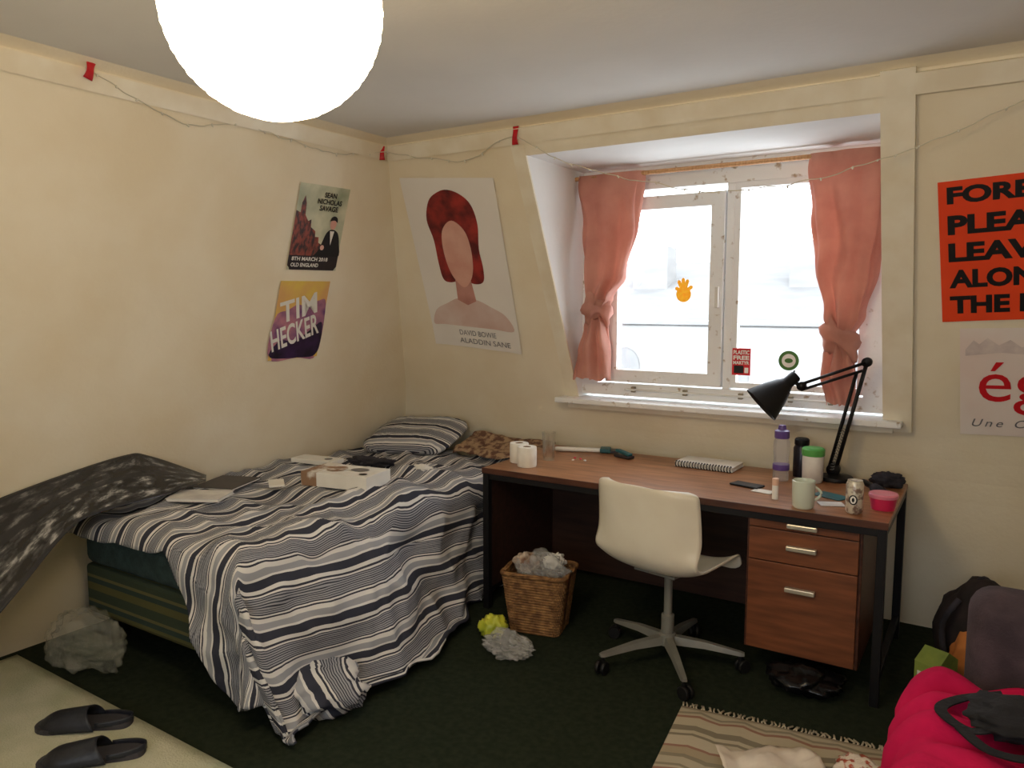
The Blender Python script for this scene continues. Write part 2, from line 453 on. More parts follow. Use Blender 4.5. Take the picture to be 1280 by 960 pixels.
# ------------------------------------------------------------------ paper lantern
m_lant = bpy.data.materials.new('glowing_rice_paper'); m_lant.use_nodes = True
P = m_lant.node_tree.nodes['Principled BSDF']; P.inputs['Base Color'].default_value = (.9, .85, .7, 1); P.inputs['Roughness'].default_value = .8
P.inputs['Emission Color'].default_value = (1, .77, .48, 1); P.inputs['Emission Strength'].default_value = 23.5
ln = empty('paper_lantern', (-1.108, .965, 2.09))
prof = []
for i in range(61):
    a = -pi / 2 + .2 + (pi - .4) * i / 60
    r = .19 + .0012 * cos(i * pi * .8)
    prof.append((r * cos(a), r * sin(a)))
so = lathe('paper_shade', prof, m_lant, ln, n=64)
m_cord = M('white_cord', srgb(220, 216, 205), None, 5, .5)
tube('cord', [(0, 0, .17), (0, 0, CEIL - 2.09)], .004, m_cord, ln)
lathe('ceiling_rose', [(.035, 0), (.04, .02), (.04, .03)], m_cord, ln, (0, 0, CEIL - 2.09 - .03))
top(ln, 'large round white paper lantern glowing below the ceiling', 'pendant lamp')

# ------------------------------------------------------------------ string lights and tape
m_wire = M('clear_wire', srgb(216, 208, 184), None, 5, .4)
m_bulb = M('tiny_bulb', srgb(236, 230, 212), None, 5, .2)
path = [(XL(2.43) + .03, 1.63, 2.43), (XL(2.38) + .02, 1.80, 2.38), (XL(2.32) + .02, 2.06, 2.32), (XL(2.35) + .02, 2.33, 2.375), (XL(2.37) + .02, 2.5, 2.355), (XL(2.37) + .02, 2.7, 2.34), (XL(2.35) + .02, 2.95, 2.34), (-2.88, 3.22, 2.39),
        (-2.60, 3.31, 2.34), (-2.35, 3.31, 2.32), (-2.07, 3.275, 2.39), (-1.84, 3.30, 2.27), (-1.62, 3.30, 2.19), (-1.23, 3.32, 2.08), (-1.05, 3.32, 2.055), (-.71, 3.32, 2.062), (-.445, 3.31, 2.116), (-.28, 3.31, 2.16), (.04, 3.30, 2.28), (.35, 3.27, 2.40)]
pp = catmull(path, 14, False)
pp = [(x + .006 * noise.noise(Vector((x * 9, y * 9, 1))), y, z + .012 * noise.noise(Vector((x * 14, y * 14, 5)))) for x, y, z in pp]
fl = empty('string_lights', path[0])
o0 = Vector(path[0])
tube('wire', [Vector(p_) - o0 for p_ in pp], .0022, m_wire, fl, 6)
bulbm = None
for i in range(4, len(pp), 6):
    if bulbm is None:
        b = lathe('bulb', [(.0005, -.014), (.0032, -.010), (.0042, -.003), (.003, .003), (.0005, .005)], m_bulb, fl, n=8); bulbm = b
    else:
        b = bulbm.copy(); COL.objects.link(b); b.parent = fl
    b.location = Vector(pp[i]) - o0
    b.rotation_euler = (random.uniform(-1, 1), random.uniform(-1, 1), 0)
top(fl, 'unlit fairy lights on a thin wire strung along the walls', 'string lights')
m_tape = M('red_tape', srgb(205, 30, 40), srgb(180, 20, 32), 20, .5)
def tape(loc, rot, w, h):
    o = sheet('tape_strip', 4, 8, lambda u, v: ((u - .5) * w * (1 - .25 * sin(v * 3)), (v - .5) * h, .006 * sin(v * 5)), m_tape, thick=.0008, loc=loc, rot=rot)
    top(o, 'torn strip of red tape holding the fairy lights', 'tape', 'red tape strips')
tape((XL(2.43) + .034, 1.63, 2.425), (pi / 2, 0.3, pi / 2), .035, .07)
tape((-2.885, 3.235, 2.39), (pi / 2, 0, .6), .03, .075)
tape((-2.05, 3.272, 2.395), (pi / 2, 0, 0), .035, .09)

# ------------------------------------------------------------------ posters
upB = Vector((0, -.4236, .9058)); nB = Vector((0, -.9058, -.4236))
upL = Vector((.303, 0, .953)); nL = Vector((.953, 0, -.303))
def frameM(o, right, up, n_, rot=0):
    m = Matrix((right, up, n_)).transposed().to_4x4()
    return Matrix.Translation(o) @ m @ Matrix.Rotation(rot, 4, 'Z')
def poster_on_back(name, x, z, rot=0):
    e = empty(name); e.matrix_world = frameM(Vector((x, YB(z), z)) + nB * .008, Vector((1, 0, 0)), upB, nB, rot); return e
def poster_on_left(name, y, z, rot=0):
    e = empty(name); e.matrix_world = frameM(Vector((XL(z), y, z)) + nL * .006, Vector((0, 1, 0)), upL, nL, rot); return e
def paper(e, w, h, mat, curl=.012):
    def f(u, v):
        k = max(0, (abs(u - .5) * 2) - .75) * 4
        return (u * w, -h + v * h, curl * k * max(0, .12 - v) * 6)
    return sheet('sheet', 20, 24, f, mat, e)

# portrait poster: plain generic featureless head-and-shoulders stand-in
m_pbg = M('poster_white', srgb(242, 237, 230), srgb(236, 230, 222), 2, .35)
m_hair = M('auburn_print', srgb(170, 52, 46), srgb(92, 28, 30), 9, .4, stretch=(1, 1, 1))
m_skin = M('pale_skin_print', srgb(232, 188, 170), srgb(216, 158, 142), 5, .4)
m_skin2 = M('skin_shade_print', srgb(202, 148, 136), srgb(182, 124, 114), 7, .4)
m_grey = M('grey_print', srgb(120, 118, 120), None, 7, .4)
m_greyl = M('blush_print', srgb(214, 182, 170), srgb(224, 204, 196), 5, .4)
e = poster_on_back('wall_poster', -2.873, 2.276, radians(-5))
paper(e, .62, 1.05, m_pbg)
shoulders = catmull([(.24, -.72), (.36, -.72), (.46, -.76), (.55, -.81), (.59, -.905), (.45, -.905), (.3, -.905), (.1, -.905), (.02, -.905), (.06, -.81), (.15, -.76)], 5)
neck = [(.245, -.60), (.355, -.60), (.365, -.73), (.30, -.76), (.235, -.73)]
hairp = catmull([(.15, -.36), (.13, -.24), (.17, -.13), (.24, -.08), (.31, -.065), (.39, -.09), (.45, -.15), (.47, -.26), (.45, -.40), (.455, -.52), (.44, -.60), (.38, -.62), (.30, -.60), (.21, -.62), (.16, -.60), (.15, -.50)], 5)
face = catmull([(.30, -.24), (.37, -.29), (.395, -.38), (.39, -.50), (.36, -.59), (.30, -.645), (.24, -.59), (.21, -.50), (.205, -.38), (.23, -.29)], 5)
shapes = [(shoulders, m_greyl), (hairp, m_hair), (neck, m_skin2), (face, m_skin)]
flatart('printed_artwork', shapes, [('DAVID BOWIE', .20, -.965, .26, .035, m_grey, 0), ('ALADDIN SANE', .19, -1.02, .36, .035, m_grey, 0)], e)
top(e, 'tall white poster with a plain red-haired head-and-shoulders figure, on sloping wall', 'poster')

# concert poster with city
m_pg = M('pale_green_print', srgb(220, 218, 190), srgb(150, 160, 130), 5, .4, lo=.4, hi=.75)
m_bld = M('brown_city_print', srgb(150, 72, 56), srgb(56, 36, 36), 26, .4, stretch=(2, 1, 1), lo=.4, hi=.6)
m_dk = M('near_black_print', srgb(40, 28, 30), srgb(26, 18, 22), 10, .4)
e = poster_on_left('wall_poster', 2.732, 2.178, radians(1))
paper(e, .345, .45, m_pg, .004)
city = [(0, -.44), (0, -.14), (.03, -.15), (.03, -.10), (.045, -.06), (.06, -.10), (.065, -.16), (.09, -.19), (.11, -.18), (.115, -.22), (.15, -.24), (.155, -.27), (.18, -.27), (.185, -.30), (.23, -.32), (.345, -.33), (.345, -.44)]
suit = catmull([(.205, -.31), (.23, -.245), (.265, -.225), (.31, -.24), (.335, -.30), (.338, -.378), (.17, -.38), (.185, -.35)], 4)
flatart('printed_artwork', [(city, m_bld), (suit, m_black), (rect(0, -.45, .345, -.372), m_dk), (ell(.268, -.195, .022, .030), m_skin), (catmull([(.242, -.18), (.249, -.16), (.27, -.152), (.291, -.162), (.294, -.185), (.276, -.175), (.25, -.178)], 4), m_black), ([(.252, -.233), (.283, -.233), (.27, -.31)], m_whitep), (ell(.215, -.325, .014, .014), m_skin)],
        [('SEAN', .17, -.060, .085, .028, m_black, .03), ('NICHOLAS', .13, -.095, .17, .028, m_black, .03), ('SAVAGE', .15, -.13, .13, .028, m_black, .03),
         ('8TH MARCH 2018', .02, -.40, .25, .021, m_whitep, .03), ('OLD ENGLAND', .02, -.433, .19, .021, m_whitep, .03)], e)
top(e, 'small concert poster with brown city and suited man', 'poster')

# yellow-purple poster
m_yel = M('yellow_print', srgb(236, 214, 84), srgb(226, 176, 110), 4, .4)
m_pur = M('purple_print', srgb(206, 140, 150), srgb(96, 58, 120), 7, .4)
m_pur2 = M('dark_purple_print', srgb(60, 36, 80), srgb(26, 20, 36), 9, .4)
e = poster_on_left('wall_poster', 2.72, 1.69, radians(1))
paper(e, .345, .44, m_yel, .004)
flatart('printed_artwork', [(catmull([(.003, -.43), (.003, -.20), (.08, -.16), (.14, -.13), (.20, -.14), (.28, -.11), (.342, -.13), (.342, -.43), (.2, -.437)], 5), m_pur), (catmull([(.005, -.42), (.06, -.33), (.16, -.34), (.26, -.28), (.34, -.24), (.34, -.42), (.2, -.437)], 5), m_pur2)],
        [('TIM', .045, -.235, .25, .12, m_whitep, .02, .24), ('HECKER', .018, -.395, .325, .125, m_whitep, .02, .30)], e)
top(e, 'small yellow and purple concert poster with white lettering', 'poster')

# orange text poster
m_or = M('orange_poster', srgb(248, 82, 40), srgb(242, 74, 34), 3, .45)
e = poster_on_back('wall_poster', -.222, 2.045, radians(3))
paper(e, .86, .605, m_or, .004)
bl = []
for i, (s_, w_) in enumerate((('FOREIGNERS,', .70), ('PLEASE', .41), ('LEAVE US', .54), ('ALONE WITH', .66), ('THE DANES!', .62))):
    bl.append((s_, .03, -.105 - i * .116, w_, .082, m_black, .045))
flatart('printed_artwork', [], bl, e)
top(e, 'bright orange poster with heavy black capital lettering', 'poster')
# white and pink poster
m_pk = M('pale_pink_poster', srgb(246, 238, 232), srgb(242, 224, 216), 2.5, .45)
m_mnt = M('mountain_print', srgb(206, 190, 188), srgb(232, 218, 212), 12, .45)
e = poster_on_back('wall_poster', -.125, 1.47, radians(2))
paper(e, .62, .53, m_pk, .004)
flatart('printed_artwork', [([(.02, -.10), (.05, -.055), (.07, -.075), (.10, -.045), (.14, -.08), (.18, -.055), (.22, -.09), (.3, -.06), (.4, -.10), (.5, -.07), (.6, -.10), (.6, -.13), (.45, -.115), (.3, -.13), (.15, -.115), (.02, -.13)], m_mnt)],
        [('ég', .07, -.42, .25, .26, m_red, .0), ('Une Co', .045, -.485, .24, .040, m_grey, 0)], e)
top(e, 'pale pink poster with mountain strip and red lettering', 'poster')

# ------------------------------------------------------------------ bed
m_base = stripes('olive_plaid_ticking', 2, .115, [(0, srgb(92, 90, 56)), (.30, srgb(54, 68, 62)), (.5, srgb(104, 100, 66)), (.62, srgb(60, 70, 56))], src='Object')
m_matt = M('dark_green_mattress', srgb(56, 76, 76), srgb(42, 58, 60), 20, .85, .3, 80)
m_foot = M('black_plastic', srgb(20, 20, 20), None, 5, .5)
bed = empty('divan_bed', (-2.94, 2.86, 0))
box('divan_base', (0, 0, .275), (1.06, 2.08, .23), m_base, bed, .02)
box('mattress', (0, 0, .475), (1.04, 2.10, .17), m_matt, bed, .05, seg=4)
for sx in (-.46, .46):
    for sy in (-.95, .95):
        lathe('foot', [(.03, 0), (.025, .165)], m_foot, bed, (sx, sy, 0), n=16)
top(bed, 'double divan bed with striped ticking base and dark mattress', 'bed')

navy = srgb(58, 60, 72); wht = srgb(222, 220, 217); gry = srgb(160, 162, 168)
def duvet_stops():
    st_ = [(0, navy), (.17, wht), (.25, navy), (.29, wht), (.325, navy)]
    x = .345
    for i in range(7):
        st_ += [(x, gry), (x + .026, navy)]; x += .044
    st_ += [(x + .01, wht), (x + .045, navy), (x + .08, wht), (x + .17, gry), (x + .30, wht)]
    return st_
m_duvet = stripes('navy_white_stripes', 0, .165, duvet_stops(), bump=.08)
X0, W, r_, YH, LL = -3.44, 1.05, .10, 3.78, 1.94
def sm(a, b, x):
    t = max(0, min(1, (x - a) / (b - a))); return t * t * (3 - 2 * t)
def bend(p_, W_):
    if p_ < W_: return p_, 0, 0
    a = (p_ - W_) / r_
    if a < pi / 2: return W_ + r_ * sin(a), r_ * (1 - cos(a)), 0
    rest = p_ - W_ - r_ * pi / 2
    return W_ + r_, r_ + rest, rest
def duv(u, v):
    pmax = W + .74; p_ = u * pmax
    qfoot = LL + .14 + .05 * noise.noise(Vector((p_ * 3, 0, 2))) + .50 * sm(.70, 1.15, p_)
    q = v * qfoot
    ep, eq = p_, q
    a_, b_ = max(0, p_ - W), max(0, q - LL)
    if a_ > 0 and b_ > 0:      # round the hanging corner
        k_ = max(a_, b_) / math.hypot(a_, b_); ep = W + a_ * k_; eq = LL + b_ * k_
    hx, dx, rx = bend(ep, W); hy, dy, ry = bend(eq, LL)
    y = YH - hy; x = X0 + hx
    drop = (dx ** 2.6 + dy ** 2.6) ** (1 / 2.6)
    z = .640 - drop
    near = 1 - sm(2.85, 3.15, y)
    fold = sin(q * 6 + 1.2 * noise.noise(Vector((q * 2, p_, 7)))) * .45 + .9 * noise.noise(Vector((q * 3.4, p_ * 1.0, 3)))
    x += rx * (.10 + near * (.34 + .26 * fold))
    foldy = sin(p_ * 9 + 1.0) * .5 + .6 * noise.noise(Vector((p_ * 3, q, 9)))
    y -= ry * (.06 + .18 * foldy * (.5 if p_ < W else .9))
    P3 = Vector((p_, q, 0))
    n1 = noise.noise(P3 * 1.8 + Vector((3, 1, 0))); n2 = abs(noise.noise(P3 * 3.4 + Vector((1, 7, 2))))
    n3 = abs(noise.noise(Vector((p_ * 7, q * 4, 4)))); n4 = abs(noise.noise(Vector((p_ * 2 + q * 2.5, q * 5 - p_ * 3, 11))))
    w = .048 * n1 - .080 * n2 + .028 - .020 * n3 - .042 * n4
    topw = 1 - sm(0, .25, drop)
    z += w * (.35 + .65 * topw) if drop < .2 else w * .2
    if drop > .04:
        k = sm(.04, .2, drop); x += w * 1.1 * k * (1 if dx > dy else .3); y -= w * 1.0 * k * (1 if dy >= dx else .3)
    if z < .02:
        ex = .02 - z
        z = .02 + .02 * abs(noise.noise(Vector((p_ * 6, q * 6, 1)))) + .03 * sin(min(1, ex * 6) * pi) * near
        x += ex * .45 * near
    uu = p_ + .05 * q + .028 * noise.noise(P3 * 1.6 + Vector((9, 9, 9))) + .006 * noise.noise(P3 * 5)
    return (x, y, z, uu, q)
dv = sheet('duvet', 200, 210, duv, m_duvet)
sd = dv.modifiers.new('Solidify', 'SOLIDIFY'); sd.thickness = .010; sd.offset = -1
top(dv, 'rumpled navy and white striped duvet draped over bed', 'duvet')
crn = crumple('duvet_corner', (.36, .34, .18), m_duvet, None, (0, 0, 0), 6, .32, 1.7)
crn.location = (-2.15, 1.99, .078); crn.rotation_euler = (0, 0, .9)
me = crn.data; ul = me.uv_layers.new(name='UVMap')
for lp in me.loops:
    c = me.vertices[lp.vertex_index].co; ul.data[lp.index].uv = (c.x * .7 + c.z * .5, c.y)
crn.parent = dv

def pillow(loc, d, rot, mat, label, seed):
    def f(u, v):
        a = 2 * pi * u; b = -pi / 2 + pi * v
        def se(t, e_): return math.copysign(abs(t) ** e_, t)
        x = se(cos(b), .55) * se(cos(a), .5); y = se(cos(b), .55) * se(sin(a), .5); z = sin(b)
        k = (1 - (abs(x) ** 3.5)) * (1 - abs(y) ** 3.5)
        z = z * (.25 + .75 * max(0, k) ** .4)
        n_ = noise.noise(Vector((x * 2, y * 2, seed))) * .16 + abs(noise.noise(Vector((x * 5, y * 4, seed)))) * .16
        return (x * d[0] / 2, y * d[1] / 2, (z + n_ * (1 if z > 0 else -1)) * d[2] / 2, x * d[0] / 2 + .2 * y * d[1], y * d[1] / 2)
    o = sheet('pillow', 80, 40, f, mat, loc=loc, rot=rot)
    top(o, label, 'pillow'); return o
m_pil = stripes('navy_white_pillow', 1, .14, duvet_stops(), bump=.08)
m_flor = M('brown_floral_cotton', srgb(170, 142, 112), srgb(104, 74, 60), 30, .9, lo=.42, hi=.58)
pillow((-3.08, 3.72, .735), (.66, .42, .15), (.34, -.06, .08), m_pil, 'plump navy and white striped pillow in the corner', 1)
fc = sheet('patterned_cloth', 60, 24, lambda u, v: (-2.74 + .56 * u, 3.66 + .27 * v + .02 * sin(u * 9), .67 + .05 * sin(pi * v) ** .7 * (1 - .3 * u) + .035 * abs(noise.noise(Vector((u * 5, v * 4, 3)))) + .07 * v * sm(.3, 1, v)), m_flor, thick=.006)
top(fc, 'low rumpled brown floral cloth at the head of bed', 'cloth')

# things on the bed
m_card = M('brown_print', srgb(150, 118, 92), srgb(226, 220, 210), 14, .8, lo=.45, hi=.6)
bx = empty('cardboard_box', (-2.71, 2.73, .672), (0, 0, radians(10)))
box('carton', (0, 0, .035), (.38, .22, .07), m_whitep, bx, .003)
box('printed_end', (-.145, 0, .036), (.093, .224, .073), m_card, bx, .003)
flatart('printed_artwork', [(ell(-.05, .0, .05, .06), m_card), (ell(.07, .02, .05, .035), m_grey), (ell(.14, -.06, .02, .02), m_dk)], None, bx, .0725)
top(bx, 'white printed product box lying on the duvet', 'box')
m_dkb = M('dark_cover', srgb(34, 32, 38), srgb(54, 46, 48), 12, .4)
def slab(name, loc, d, rotz, mat, label, cat, pages=True, tilt=(0, 0)):
    e_ = empty(name, loc, (tilt[0], tilt[1], rotz))
    if pages:
        box('page_block', (0, 0, d[2] / 2), (d[0] * .97, d[1] * .96, d[2] * .8), m_whitep, e_, .001)
        box('cover', (0, 0, d[2] * .95), (d[0], d[1], d[2] * .1 + .0012), mat, e_, .0005)
        box('cover', (0, 0, d[2] * .05), (d[0], d[1], d[2] * .1 + .0012), mat, e_, .0005)
    else:
        box('body', (0, 0, d[2] / 2), d, mat, e_, .004)
    top(e_, label, cat); return e_
m_pale = M('pale_cover', srgb(228, 226, 220), srgb(198, 194, 192), 9, .5)
slab('notebook', (-3.08, 2.16, .675), (.25, .17, .014), .5, m_pale, 'pale notebook lying open-side down on duvet', 'notebook')
slab('magazine', (-3.20, 2.40, .675), (.22, .26, .01), .35, m_dkb, 'dark magazine lying on the duvet', 'magazine')
rm = slab('game_console', (-3.20, 3.0, .678), (.28, .12, .026), .12, m_whitep, 'slim white device with control pad on duvet', 'device', False)
lathe('control_pad', [(.022, 0), (.022, .002), (.001, .0022)], m_grey, rm, (.08, 0, .026), n=20)
m_cloth = M('dark_cloth', srgb(58, 56, 66), srgb(32, 31, 38), 12, .9, .4)
top(crumple('sock', (.32, .13, .05), m_cloth, None, (-2.92, 3.14, .668), 3, .4), 'crumpled dark sock lying on the duvet', 'clothing')
slab('phone', (-2.98, 2.52, .678), (.075, .15, .009), .9, m_whitep, 'white phone lying on the duvet', 'phone', False)
top(crumple('tissue', (.10, .08, .04), m_whitep, None, (-2.60, 3.2, .662), 6, .5), 'crumpled white tissue on the duvet', 'tissue')

# large black-and-white print slumped against the wall and bed foot
m_bw = bpy.data.materials.new('black_white_photo_print'); m_bw.use_nodes = True
nt = m_bw.node_tree; N = nt.nodes; L_ = nt.links; P = N['Principled BSDF']; P.inputs['Roughness'].default_value = .22
tc = N.new('ShaderNodeTexCoord'); mp = N.new('ShaderNodeMapping'); mp.inputs['Scale'].default_value = (7, 3.4, 1)
L_.new(tc.outputs['UV'], mp.inputs[0])
nz = N.new('ShaderNodeTexNoise'); nz.inputs['Scale'].default_value = 2.2; nz.inputs['Detail'].default_value = 10; nz.inputs['Roughness'].default_value = .62
L_.new(mp.outputs[0], nz.inputs['Vector'])
sp = N.new('ShaderNodeSeparateXYZ'); L_.new(tc.outputs['UV'], sp.inputs[0])
band = N.new('ShaderNodeValToRGB')
band.color_ramp.elements[0].position = 0; band.color_ramp.elements[0].color = (0, 0, 0, 1)
band.color_ramp.elements[1].position = 1; band.color_ramp.elements[1].color = (0, 0, 0, 1)
for p_, v_ in ((.05, 0), (.06, .35), (.40, .5), (.41, .05), (.50, .05), (.51, .8), (.93, 1), (.94, 0)):
    x = band.color_ramp.elements.new(p_); x.color = (v_, v_, v_, 1)
L_.new(sp.outputs[1], band.inputs[0])
cr = N.new('ShaderNodeValToRGB'); e0 = cr.color_ramp.elements
e0[0].position = .45; e0[0].color = (.012, .012, .014, 1); e0[1].position = .56; e0[1].color = (.09, .09, .09, 1)
x = e0.new(.60); x.color = (.26, .26, .255, 1); x = e0.new(.68); x.color = (.50, .49, .48, 1)
L_.new(nz.outputs['Fac'], cr.inputs[0])
mxn = N.new('ShaderNodeMixRGB'); mxn.inputs[1].default_value = (.022, .022, .026, 1)
L_.new(band.outputs[0], mxn.inputs[0]); L_.new(cr.outputs[0], mxn.inputs[2]); L_.new(mxn.outputs[0], P.inputs['Base Color'])
eA = catmull([(-3.40, .95, .66), (-3.40, 1.3, .745), (-3.395, 1.65, .82), (-3.385, 1.98, .870), (-3.37, 2.10, .85), (-3.31, 2.36, .715)], 8, False)
eB = catmull([(-2.90, .90, .25), (-3.0, 1.25, .44), (-3.10, 1.56, .655), (-3.13, 1.72, .70), (-3.15, 2.02, .705), (-3.23, 2.30, .705)], 8, False)
def bigp(u, v):
    i = u * (len(eA) - 1); k = min(int(i), len(eA) - 2); t = i - k
    a = Vector(eA[k]).lerp(Vector(eA[k + 1]), t); b = Vector(eB[k]).lerp(Vector(eB[k + 1]), t)
    p_ = a.lerp(b, v)
    return (p_.x, p_.y, p_.z, u, v)
o = sheet('photo_print', 60, 30, bigp, m_bw, thick=.0008)
top(o, 'large curling black-and-white photographic print slumped on bed foot', 'poster')

# plastic bag beside the bed
m_clear = M('cloudy_plastic', srgb(222, 220, 208), srgb(176, 178, 160), 7, .12, .6, 14, alpha=.22)
top(crumple('plastic_bag', (.44, .24, .26), m_clear, None, (-3.27, 1.70, .002), 8, .30, 1.8, sub=5), 'thin clear plastic bag beside the bed', 'bag')

# ------------------------------------------------------------------ left rug and slippers
m_rug = M('pale_beige_rug', srgb(210, 208, 186), srgb(184, 188, 158), 4, .95, .7, 150)
o = sheet('rug', 40, 20, lambda u, v: (-3.60 + 1.56 * u, .55 + (1.02 - .03 * u) * v, .010), m_rug, thick=.014)
top(o, 'pale beige-green worn rug on dark carpet at bed foot', 'rug')
m_lea = M('black_leather', srgb(46, 50, 60), srgb(30, 32, 40), 12, .4, .3)
m_sole = M('slipper_insole', srgb(70, 68, 74), srgb(52, 50, 56), 12, .7)
def slipper(loc, rot, label):
    e_ = empty('slipper', loc, (0, 0, rot)); e_.scale = (1.25, 1.2, 1.15)
    out = catmull([(0, -.135), (.032, -.12), (.036, -.06), (.034, 0), (.046, .06), (.045, .105), (.02, .14), (-.02, .142), (-.044, .105), (-.042, .05), (-.032, 0), (-.034, -.06), (-.03, -.12)], 4)
    n = len(out); V = [(x, y, 0) for x, y in out] + [(x, y, .016) for x, y in out]
    Fc = [tuple(range(n))[::-1], tuple(range(n, 2 * n))] + [(i, (i + 1) % n, n + (i + 1) % n, n + i) for i in range(n)]
    mesh('sole', V, Fc, m_sole, e_)
    def f(u, v):
        a = pi * u
        y = -.01 + .152 * v
        w = .044 * (1 - max(0, (v - .55) / .45) ** 2.4 * .98) + .002
        h = (.055 - .02 * v) * (1 - max(0, (v - .6) / .4) ** 2.2 * .9)
        y -= .03 * (1 - sin(a)) * (1 - v)
        return (cos(a) * w * 1.04, y, .006 + sin(a) ** .8 * h)
    sheet('upper', 24, 20, f, m_lea, e_, thick=.003)
    def g2(u, v):
        a = pi + pi * u
        return (.037 * cos(a), -.04 + .098 * sin(a) * .99, .012 + .016 * v * (1 - .2 * sin(a)))
    sheet('heel_edge', 24, 3, g2, m_lea, e_, thick=.004)
    top(e_, label, 'slipper', 'pair of black slippers')
slipper((-2.76, 1.42, .0175), radians(128), 'black leather slipper nearer the bed on rug')
slipper((-2.53, 1.32, .0175), radians(138), 'black leather slipper farther from the bed on rug')

# ------------------------------------------------------------------ desk
m_top = M('worn_wood_top', srgb(170, 118, 80), srgb(134, 88, 58), 5, .35, .05, 30, stretch=(1, 8, 8), detail=8)
m_edge = M('dark_wood_edge', srgb(92, 54, 38), srgb(70, 40, 28), 5, .4, stretch=(1, 8, 8))
m_draw = M('teak_drawer_front', srgb(134, 80, 50), srgb(104, 60, 38), 4, .4, stretch=(1, 9, 9), detail=8)
m_panel = M('dark_brown_wood', srgb(64, 42, 34), srgb(48, 31, 25), 4, .5, stretch=(1, 9, 9))
m_blk = M('black_metal', srgb(26, 25, 27), None, 5, .45, metal=.3)
m_alu = M('brushed_handle', srgb(216, 210, 192), None, 8, .3, metal=.6)
dk = empty('desk', (-1.235, 3.53, 0))
box('desktop', (0, 0, .729), (1.87, .76, .022), m_top, dk, .003)
box('top_edging', (0, -.382, .727), (1.872, .006, .028), m_edge, dk, .001)
box('frame_rail', (0, -.365, .70), (1.84, .022, .036), m_blk, dk, .002)
box('frame_rail', (0, .365, .70), (1.84, .022, .036), m_blk, dk, .002)
for sx in (-.915, .915):
    box('frame_rail', (sx, 0, .70), (.03, .72, .036), m_blk, dk, .002)
    box('frame_rail', (sx, 0, .10), (.026, .72, .03), m_blk, dk, .002)
    for sy in (-.365, .365):
        box('leg', (sx, sy, .36), (.034, .034, .72), m_blk, dk, .002)
box('modesty_panel', (-.25, .30, .36), (1.30, .018, .64), m_panel, dk, .002)
box('side_panel', (-.905, -.02, .395), (.012, .66, .57), m_panel, dk, .002)
ped = box('pedestal', (.62, .0, .40), (.45, .66, .585), m_edge, dk, .003)
def drawer(z0, z1, hz):
    d_ = box('drawer', (0, -.338, (z0 + z1) / 2 - .40), (.425, .018, z1 - z0), m_draw, ped, .002)
    box('handle', (0, -.022, hz - (z0 + z1) / 2), (.118, .024, .020), m_alu, d_, .004)
drawer(.645, .685, .668); drawer(.505, .640, .575); drawer(.118, .500, .40)
top(dk, 'long wooden office desk with black frame and drawer pedestal', 'desk')

# ------------------------------------------------------------------ chair
m_shell = M('cream_plastic', srgb(234, 228, 210), srgb(226, 218, 198), 4, .35)
m_gm = M('grey_metal', srgb(156, 156, 148), srgb(138, 138, 130), 6, .4, metal=.4)
ch = empty('office_chair', (-1.14, 3.08, 0), (0, 0, radians(-11)))
prof = catmull([(-.258, .825), (-.257, .80), (-.247, .70), (-.240, .60), (-.222, .52), (-.16, .462), (-.05, .450), (.08, .452), (.155, .455), (.195, .442), (.205, .422)], 5, False)
def shell(u, v):
    i = v * (len(prof) - 1); k = min(int(i), len(prof) - 2); t = i - k
    y = prof[k][0] * (1 - t) + prof[k + 1][0] * t; z = prof[k][1] * (1 - t) + prof[k + 1][1] * t
    s = u * 2 - 1
    w = .236 + .012 * sin(pi * min(1, v * 1.6)) 
    if v < .10: w -= .045 * (1 - v / .10) ** 2.5
    if v > .93: w -= .05 * ((v - .93) / .07) ** 2
    c = abs(s) ** 3
    back = 1 - sm(.25, .5, v)
    y += c * .075 * back; z += c * .045 * (1 - back) * (1 - sm(.85, 1, v))
    z += (1 - s * s) * .012 * max(0, 1 - v / .08)
    return (s * w, y, z)
sheet('seat_shell', 36, 50, shell, m_shell, ch, thick=.010)
lathe('column', [(.028, .10), (.028, .22), (.018, .225), (.018, .44)], m_gm, ch, n=24)
box('seat_plate', (0, -.02, .435), (.2, .2, .012), m_gm, ch, .003)
lathe('hub', [(.034, .085), (.04, .10), (.036, .135), (.028, .14)], m_gm, ch, n=24)
m_cast = M('black_rubber', srgb(18, 18, 18), None, 5, .5)
a0 = radians(15 + 11)
for i in range(5):
    a = a0 + i * 2 * pi / 5
    V, Fc = [], []
    for (rr, w, zt, zb) in ((.02, .022, .130, .092), (.16, .018, .118, .090), (.31, .014, .092, .075), (.325, .010, .088, .076)):
        V += [(rr, -w, zb), (rr, w, zb), (rr, w * .7, zt), (rr, -w * .7, zt)]
    for j in range(3):
        for k in range(4):
            Fc.append((j * 4 + k, j * 4 + (k + 1) % 4, (j + 1) * 4 + (k + 1) % 4, (j + 1) * 4 + k))
    Fc += [(0, 3, 2, 1), (12, 13, 14, 15)]
    mesh('leg', V, Fc, m_gm, ch, rot=(0, 0, a))
    cs = empty('caster', (.31 * cos(a), .31 * sin(a), 0), (0, 0, a + .6)); cs.parent = ch
    for sy in (-.014, .014):
        lathe('wheel', [(.012, -.008), (.026, -.008), (.029, -.004), (.029, .004), (.026, .008), (.012, .008)], m_cast, cs, (0.01, sy, .029), (pi / 2, 0, 0), n=20)
    lathe('stem', [(.008, .03), (.008, .08)], m_cast, cs, n=12)
top(ch, 'cream plastic shell swivel chair with five-star metal base', 'chair')

